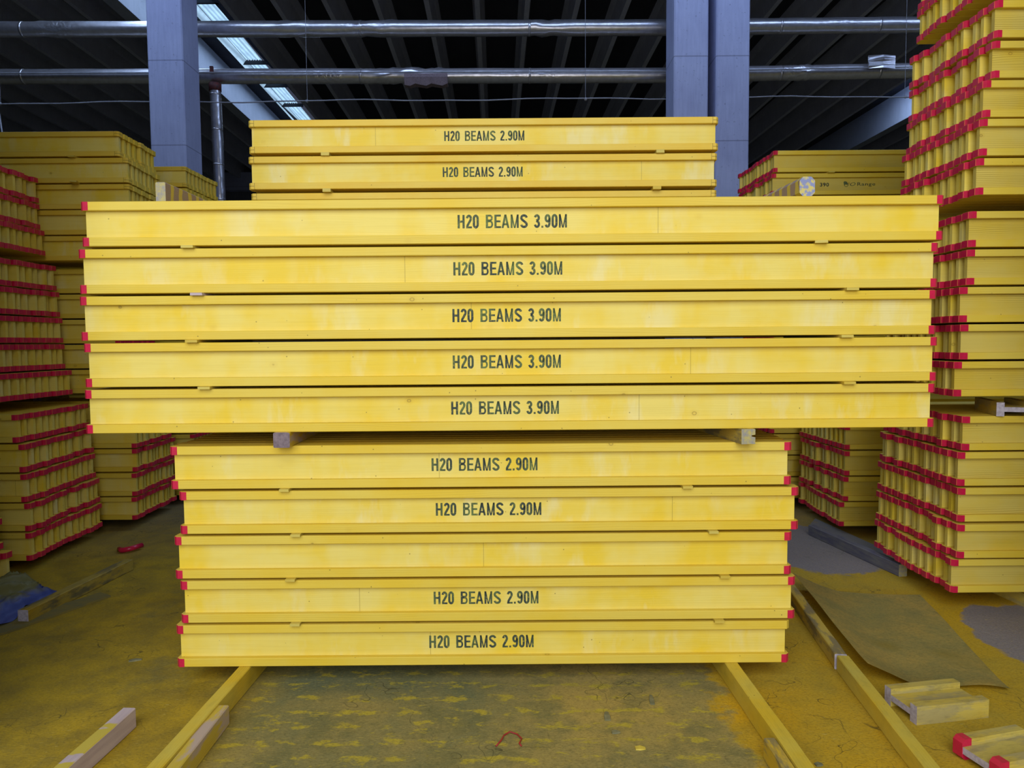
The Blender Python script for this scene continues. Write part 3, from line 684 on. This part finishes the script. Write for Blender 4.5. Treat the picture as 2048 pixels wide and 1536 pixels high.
# ------------------------------------------------------------------ timbers (bearers) and floor pieces
def timber(name, p0, p1, w_, h, z, mat, endmat, label, cat='timber', group=None, notch=False, octo=False, seed=0):
    """a sawn timber with its near end at p0 and far end at p1"""
    d = Vector((p1[0] - p0[0], p1[1] - p0[1], 0)); L = d.length; ang = math.atan2(d.y, d.x)
    bm = bmesh.new(); e = 0.004 if not octo else w_ * 0.24
    rnd = random.Random(seed + len(label))
    prof = [(-w_ / 2 + e, 0), (w_ / 2 - e, 0), (w_ / 2, e), (w_ / 2, h - e), (w_ / 2 - e, h), (-w_ / 2 + e, h), (-w_ / 2, h - e), (-w_ / 2, e)]
    if notch: prof = [(-w_ / 2, 0), (w_ / 2, 0), (w_ / 2, h)] + [(-w_ / 2 + 0.004, h), (-w_ / 2, h - .003), (-w_ / 2, h * 0.62), (-w_ / 2 + 0.018, h * 0.58), (-w_ / 2 + 0.018, h * 0.5), (-w_ / 2, h * 0.44)]
    N = max(2, int(L / 0.15)); sts = []
    for i in range(N + 1):
        j = rnd.uniform(-0.0015, 0.0015)
        sts.append([(L * i / N, a + j, max(b, 0)) for a, b in prof])
    stations(bm, sts); recalc(bm)
    for f in bm.faces:
        if abs(f.normal.x) > 0.9: f.material_index = 1
    o = obj(name, bm, [M[mat], M[endmat]], None, (p0[0], p0[1], z + 0.0003), rot=(0, 0, ang))
    tag(o, label, cat, group); return o
# between the lower and the middle bundle
timber('bearer_timber', (-1.054, 3.262), (-1.054, 4.08), 0.075, 0.0690, 1.1485, 'timber_mixed', 'endwood_dark', 'square timber with purplish sawn end, under the wide bundle at left', 'timber')
timber('bearer_timber', (1.075, 3.262), (0.98, 4.08), 0.066, 0.0690, 1.1485, 'timber', 'endpaint', 'rough notched timber under the wide bundle at right', 'timber', notch=True)
# on top of the middle bundle
timber('bearer_timber', (-1.585, 3.31), (-1.54, 5.3), 0.045, 0.0890, 2.2683, 'timber_banded', 'endpaint', 'paint-banded timber lying on the wide bundle at left', 'timber')
timber('bearer_timber', (1.343, 3.30), (1.20, 5.3), 0.072, 0.0890, 2.2683, 'timber_banded', 'endblue', 'octagonal-ended timber lying on the wide bundle at right', 'timber', octo=True)
# floor runners of the central stack
timber('floor_runner', (-1.315, 2.2), (-1.245, 4.3), 0.058, 0.0975, 0.0, 'timber_yellow', 'endwood', 'long yellow timber on the floor under the central stack, left')
timber('floor_runner', (1.048, 2.2), (1.012, 4.3), 0.062, 0.0975, 0.0, 'timber_yellow', 'endwood', 'long yellow timber on the floor under the central stack, right')
timber('timber_piece', (-1.245, 2.985), (-1.245, 2.2), 0.052, 0.086, 0.0, 'timber_mixed', 'endwood', 'shorter timber lying tight against the left floor runner')
timber('timber_piece', (0.985, 2.70), (0.985, 2.2), 0.045, 0.086, 0.0, 'timber', 'endpaint', 'short rough timber against the right floor runner at bottom edge')
o = timber('timber_piece', (-1.635, 2.97), (-1.675, 2.2), 0.056, 0.086, 0.0, 'oversprayed', 'endwood', 'pale bare timber lying loose on the floor, lower left')
timber('timber_piece', (-2.872, 4.13), (-2.78, 5.12), 0.066, 0.080, 0.0, 'timber_dirty', 'endwood', 'dirty paint-smeared timber on the floor beside the blue plastic')
timber('floor_runner', (1.46, 2.1), (1.607, 3.435), 0.058, 0.080, 0.0, 'timber_yellow', 'endwood', 'yellow timber on the floor in front of the fibre sheet')
timber('floor_runner', (1.607, 3.455), (1.79, 4.75), 0.058, 0.078, 0.0, 'timber', 'endwood', 'darker timber along the left edge of the fibre sheet')
timber('timber_piece', (2.662, 4.84), (2.49, 5.92), 0.062, 0.085, 0.0, 'grey_timber', 'endpaint', 'grey purple timber on the floor before the rear low stack')
bm = bmesh.new(); stations(bm, [[(2.54, 6.1, 0.0), (2.70, 6.35, 0.0), (2.70, 6.35, 0.03), (2.54, 6.1, 0.03)], [(2.71, 5.05, 0.0), (2.85, 5.10, 0.0), (2.85, 5.10, 0.03), (2.71, 5.05, 0.03)]]); recalc(bm)
tag(obj('plank', bm, M['plank'], None, (0, 0, 0.0004)), 'wide grey yellow-stained plank behind the grey purple timber', 'plank')
bm = bmesh.new(); stations(bm, [[(-2.86, 3.98, 0), (-3.4, 3.4, 0), (-3.4, 3.4, 0.012), (-2.86, 3.98, 0.012)], [(-2.60, 4.56, 0), (-2.70, 4.62, 0), (-2.70, 4.62, 0.012), (-2.60, 4.56, 0.012)]]); recalc(bm)
tag(obj('floor_board', bm, M['board'], None, (0, 0, 0.0004)), 'thin stained board on the floor in front of the dirty timber', 'board')
# bearers of the side stacks, seen only as shadows in the gaps
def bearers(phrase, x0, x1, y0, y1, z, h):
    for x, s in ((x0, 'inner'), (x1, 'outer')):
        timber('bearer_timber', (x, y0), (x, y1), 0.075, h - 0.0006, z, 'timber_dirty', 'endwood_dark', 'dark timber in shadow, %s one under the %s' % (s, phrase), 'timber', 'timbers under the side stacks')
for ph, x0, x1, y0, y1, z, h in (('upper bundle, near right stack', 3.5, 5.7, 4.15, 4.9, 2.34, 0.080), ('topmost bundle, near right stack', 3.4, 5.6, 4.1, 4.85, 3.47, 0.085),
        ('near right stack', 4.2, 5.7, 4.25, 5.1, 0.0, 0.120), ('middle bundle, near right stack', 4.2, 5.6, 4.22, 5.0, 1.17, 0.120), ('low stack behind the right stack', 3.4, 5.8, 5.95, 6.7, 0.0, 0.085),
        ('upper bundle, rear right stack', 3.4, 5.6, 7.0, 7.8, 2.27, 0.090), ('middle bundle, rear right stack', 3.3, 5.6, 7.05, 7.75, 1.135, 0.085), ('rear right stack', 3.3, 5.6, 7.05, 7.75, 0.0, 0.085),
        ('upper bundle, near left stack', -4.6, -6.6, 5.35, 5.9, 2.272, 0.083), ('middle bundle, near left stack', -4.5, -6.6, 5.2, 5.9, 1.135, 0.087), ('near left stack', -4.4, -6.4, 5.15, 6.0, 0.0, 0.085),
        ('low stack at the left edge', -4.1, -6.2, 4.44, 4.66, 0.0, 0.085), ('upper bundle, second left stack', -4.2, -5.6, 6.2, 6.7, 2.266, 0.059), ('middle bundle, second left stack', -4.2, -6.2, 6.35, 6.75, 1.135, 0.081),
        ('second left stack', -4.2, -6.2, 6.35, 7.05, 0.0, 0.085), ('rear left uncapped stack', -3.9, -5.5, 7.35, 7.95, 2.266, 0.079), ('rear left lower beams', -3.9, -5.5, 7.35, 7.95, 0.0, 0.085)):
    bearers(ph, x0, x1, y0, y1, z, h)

# beam offcuts lying flat
def offcut(x, y, z, ang, L, label, capped=0, mat='offcut', cat='beam offcut'):
    """short piece of beam lying on its side, local x along the beam, y across it (0.2 wide)"""
    root = empty('beam_offcut', (x, y, z + 0.0004), (0, 0, ang))
    bm = bmesh.new(); add_box(bm, 0.001, L - 0.001, -0.0605, 0.0605, 0.0265, 0.0535)
    for f in bm.faces:
        f.normal_update()
        if f.normal.x < -0.9: f.material_index = 1
    obj('web', bm, [M[mat], M['endwood']], root)
    for s in (-1, 1):
        bm = bmesh.new(); yc = s * 0.08
        if capped: stations(bm, [[(0, yc - 0.02, 0.014), (0, yc + 0.02, 0.014), (0, yc + 0.02, 0.066), (0, yc - 0.02, 0.066)], [(0.014, yc - 0.02, 0), (0.014, yc + 0.02, 0), (0.014, yc + 0.02, 0.08), (0.014, yc - 0.02, 0.08)],
                                 [(L, yc - 0.02, 0), (L, yc + 0.02, 0), (L, yc + 0.02, 0.08), (L, yc - 0.02, 0.08)]])
        else: add_box(bm, 0, L, yc - 0.02, yc + 0.02, 0, 0.08)
        recalc(bm)
        for f in bm.faces:
            if f.normal.x < -0.9: f.material_index = 1
        obj('flange', bm, [M[mat], M['endwood']], root)
        if capped:
            bm = bmesh.new(); stations(bm, [[(-0.0015, yc - 0.0215, 0.012), (-0.0015, yc + 0.0215, 0.012), (-0.0015, yc + 0.0215, 0.068), (-0.0015, yc - 0.0215, 0.068)],
                                            [(0.0125, yc - 0.0215, -0.0003), (0.0125, yc + 0.0215, -0.0003), (0.0125, yc + 0.0215, 0.0815), (0.0125, yc - 0.0215, 0.0815)],
                                            [(0.042, yc - 0.0215, -0.0003), (0.042, yc + 0.0215, -0.0003), (0.042, yc + 0.0215, 0.0815), (0.042, yc - 0.0215, 0.0815)]]); recalc(bm)
            c_ = obj('end_cap', bm, M['cap'], root); c_['label'] = 'worn red plastic end cap'
    tag(root, label, cat, None, 'thing'); return root
offcut(1.672, 3.035, 0.0, math.radians(9.5), 0.345, 'short flat beam offcut with white sawn end, by the fibre sheet corner')
offcut(1.735, 2.625, 0.0, math.radians(14), 0.30, 'short flat beam offcut with two red caps, bottom right corner', capped=1)
offcut(2.905, 4.13, 1.1703, math.radians(72), 0.42, 'flat beam offcut with pale sawn end, wedged between right bundles', mat='offcut')
offcut(3.20, 4.06, 0.0, math.radians(95), 0.5, 'flat beam offcut with red caps under the near right stack', capped=1, mat='offcut')

# fibre sheet with slightly lifted edges
def sheet():
    c00 = Vector((1.840, 4.651, 0.086)); c10 = Vector((2.572, 4.472, 0.012)); c11 = Vector((2.275, 3.215, 0.022)); c01 = Vector((1.66, 3.30, 0.086))
    bm = bmesh.new(); N = 28; g = {}
    for i in range(N + 1):
        for j in range(N + 1):
            u, v = i / N, j / N
            p = (c00 * (1 - u) + c10 * u) * (1 - v) + (c01 * (1 - u) + c11 * u) * v
            zz = 0.086 * (1 - min(1, u / 0.35)) ** 1.3 + 0.006 + 0.006 * math.sin(u * 7 + v * 3) * math.sin(v * 5) ** 2
            if v > 0.85: zz += 0.02 * ((v - 0.85) / 0.15) ** 2 * (1 + math.sin(u * 9)) * 0.5
            if v < 0.1: p.y -= 0.05 * math.sin(u * math.pi) * (1 - v / 0.1)
            p.z = zz; g[i, j] = bm.verts.new(p)
    for i in range(N):
        for j in range(N): bm.faces.new((g[i, j], g[i, j + 1], g[i + 1, j + 1], g[i + 1, j]))
    bmesh.ops.solidify(bm, geom=bm.faces[:], thickness=0.004); recalc(bm)
    return bm
tag(obj('fibre_sheet', sheet(), M['sheet'], smooth=True), 'large olive brown fibre sheet lying on the floor at right', 'sheet')

# crumpled plastic
def plastic():
    from mathutils import noise as N_
    bm = bmesh.new(); g = {}; nx, ny = 90, 80
    cl = lambda q: max(0.0, min(1.0, q))
    for i in range(nx + 1):
        for j in range(ny + 1):
            u, v = i / nx, j / ny
            yb = 4.66 if u > 0.62 else 4.40
            x = -3.97 + 1.015 * u + 0.02 * math.sin(v * 17) * u; yt = 4.385 + 0.24 * cl((u - 0.69) / 0.05)
            y = 3.72 + (yt - 3.72) * v
            xr = -2.92 - x
            e = cl(xr / 0.24) ** 0.7 * cl(v / 0.55) ** 0.9 * cl((1 - v) / 0.10) ** 0.6 * cl(u / 0.08)
            h = 0.20 * e * (0.85 + 0.3 * N_.noise(Vector((x * 3, y * 3, 0))))
            # long folds fanning out from the right end, and finer creases
            a_ = math.atan2(y - 4.75, x + 2.95)
            fold = abs(N_.noise(Vector((a_ * 7, 2.0, 0.3)))) * 0.11 + abs(N_.noise(Vector((x * 17, y * 11, 1)))) * 0.03
            z = max(0.003, h - fold * e ** 0.5 * cl(h / 0.05) + 0.012 * abs(N_.noise(Vector((x * 12, y * 12, 5)))))
            g[i, j] = bm.verts.new((x, y, z))
    for i in range(nx):
        for j in range(ny): bm.faces.new((g[i, j], g[i + 1, j], g[i + 1, j + 1], g[i, j + 1]))
    return bm
tag(obj('plastic_sheet', plastic(), M['tarp'], smooth=True), 'crumpled blue plastic sheet with yellow dust, on floor at left', 'plastic sheet')

# small things on the floor
bm = bmesh.new(); tube(bm, [(-0.075, 2.80, 0.004), (-0.055, 2.84, 0.006), (-0.045, 2.875, 0.006), (-0.02, 2.892, 0.012), (0.01, 2.88, 0.008), (0.028, 2.85, 0.006), (0.018, 2.82, 0.004), (0.026, 2.80, 0.004)], 0.0032, 6); recalc(bm)
tag(obj('red_string', bm, M['red_scrap'], smooth=True), 'bent piece of red string on the floor in front', 'string')
bm = bmesh.new(); tube(bm, [(-3.12, 5.62, 0.01), (-3.06, 5.55, 0.02), (-3.0, 5.56, 0.03), (-2.96, 5.66, 0.03)], 0.02, 8); recalc(bm)
tag(obj('plastic_scrap', bm, M['cap'], smooth=True), 'curled red plastic scrap on the dark floor at left', 'scrap')
for n_, (x, y, l, w_, a, lab) in enumerate(((0.62, 3.17, 0.085, 0.02, 85, 'dark sliver of wood on the floor, farthest right of the chips'), (0.40, 3.03, 0.07, 0.025, 88, 'grey flat wood chip left of the dark sliver'),
        (0.42, 2.9, 0.035, 0.018, 5, 'tiny grey wood chip in front of the flat one'), (0.50, 2.78, 0.04, 0.022, 0, 'small yellow square wood chip on the floor'),
        (0.59, 2.63, 0.06, 0.014, -50, 'thin slanted splinter nearest the right floor runner'), (1.16, 2.66, 0.03, 0.018, 10, 'tiny chip on ochre floor right of the right runner'),
        (-0.10, 2.62, 0.06, 0.008, 40, 'thin splinter in front of the red string'), (-1.95, 3.62, 0.06, 0.02, 20, 'pale wood chip on the left floor'))):
    bm = bmesh.new(); stations(bm, [[(-l / 2, -w_ / 2, 0), (-l / 2, w_ / 2, 0), (-l / 2, w_ / 2, 0.004), (-l / 2, -w_ / 2, 0.005)], [(0, -w_ * .6, 0), (0, w_ * .55, 0), (0, w_ * .5, 0.008), (0, -w_ * .5, 0.006)], [(l / 2, -w_ / 3, 0), (l / 2, w_ / 4, 0), (l / 2, w_ / 4, 0.004), (l / 2, -w_ / 3, 0.003)]]); recalc(bm)
    tag(obj('wood_chip', bm, M['timber_yellow'] if n_ == 3 else M['chip'], None, (x, y, 0.0003), rot=(0, 0, math.radians(a))), lab, 'wood chip')

for o in COL.objects:
    if 'key' in o and not SC.get('keep_keys'): del o['key']
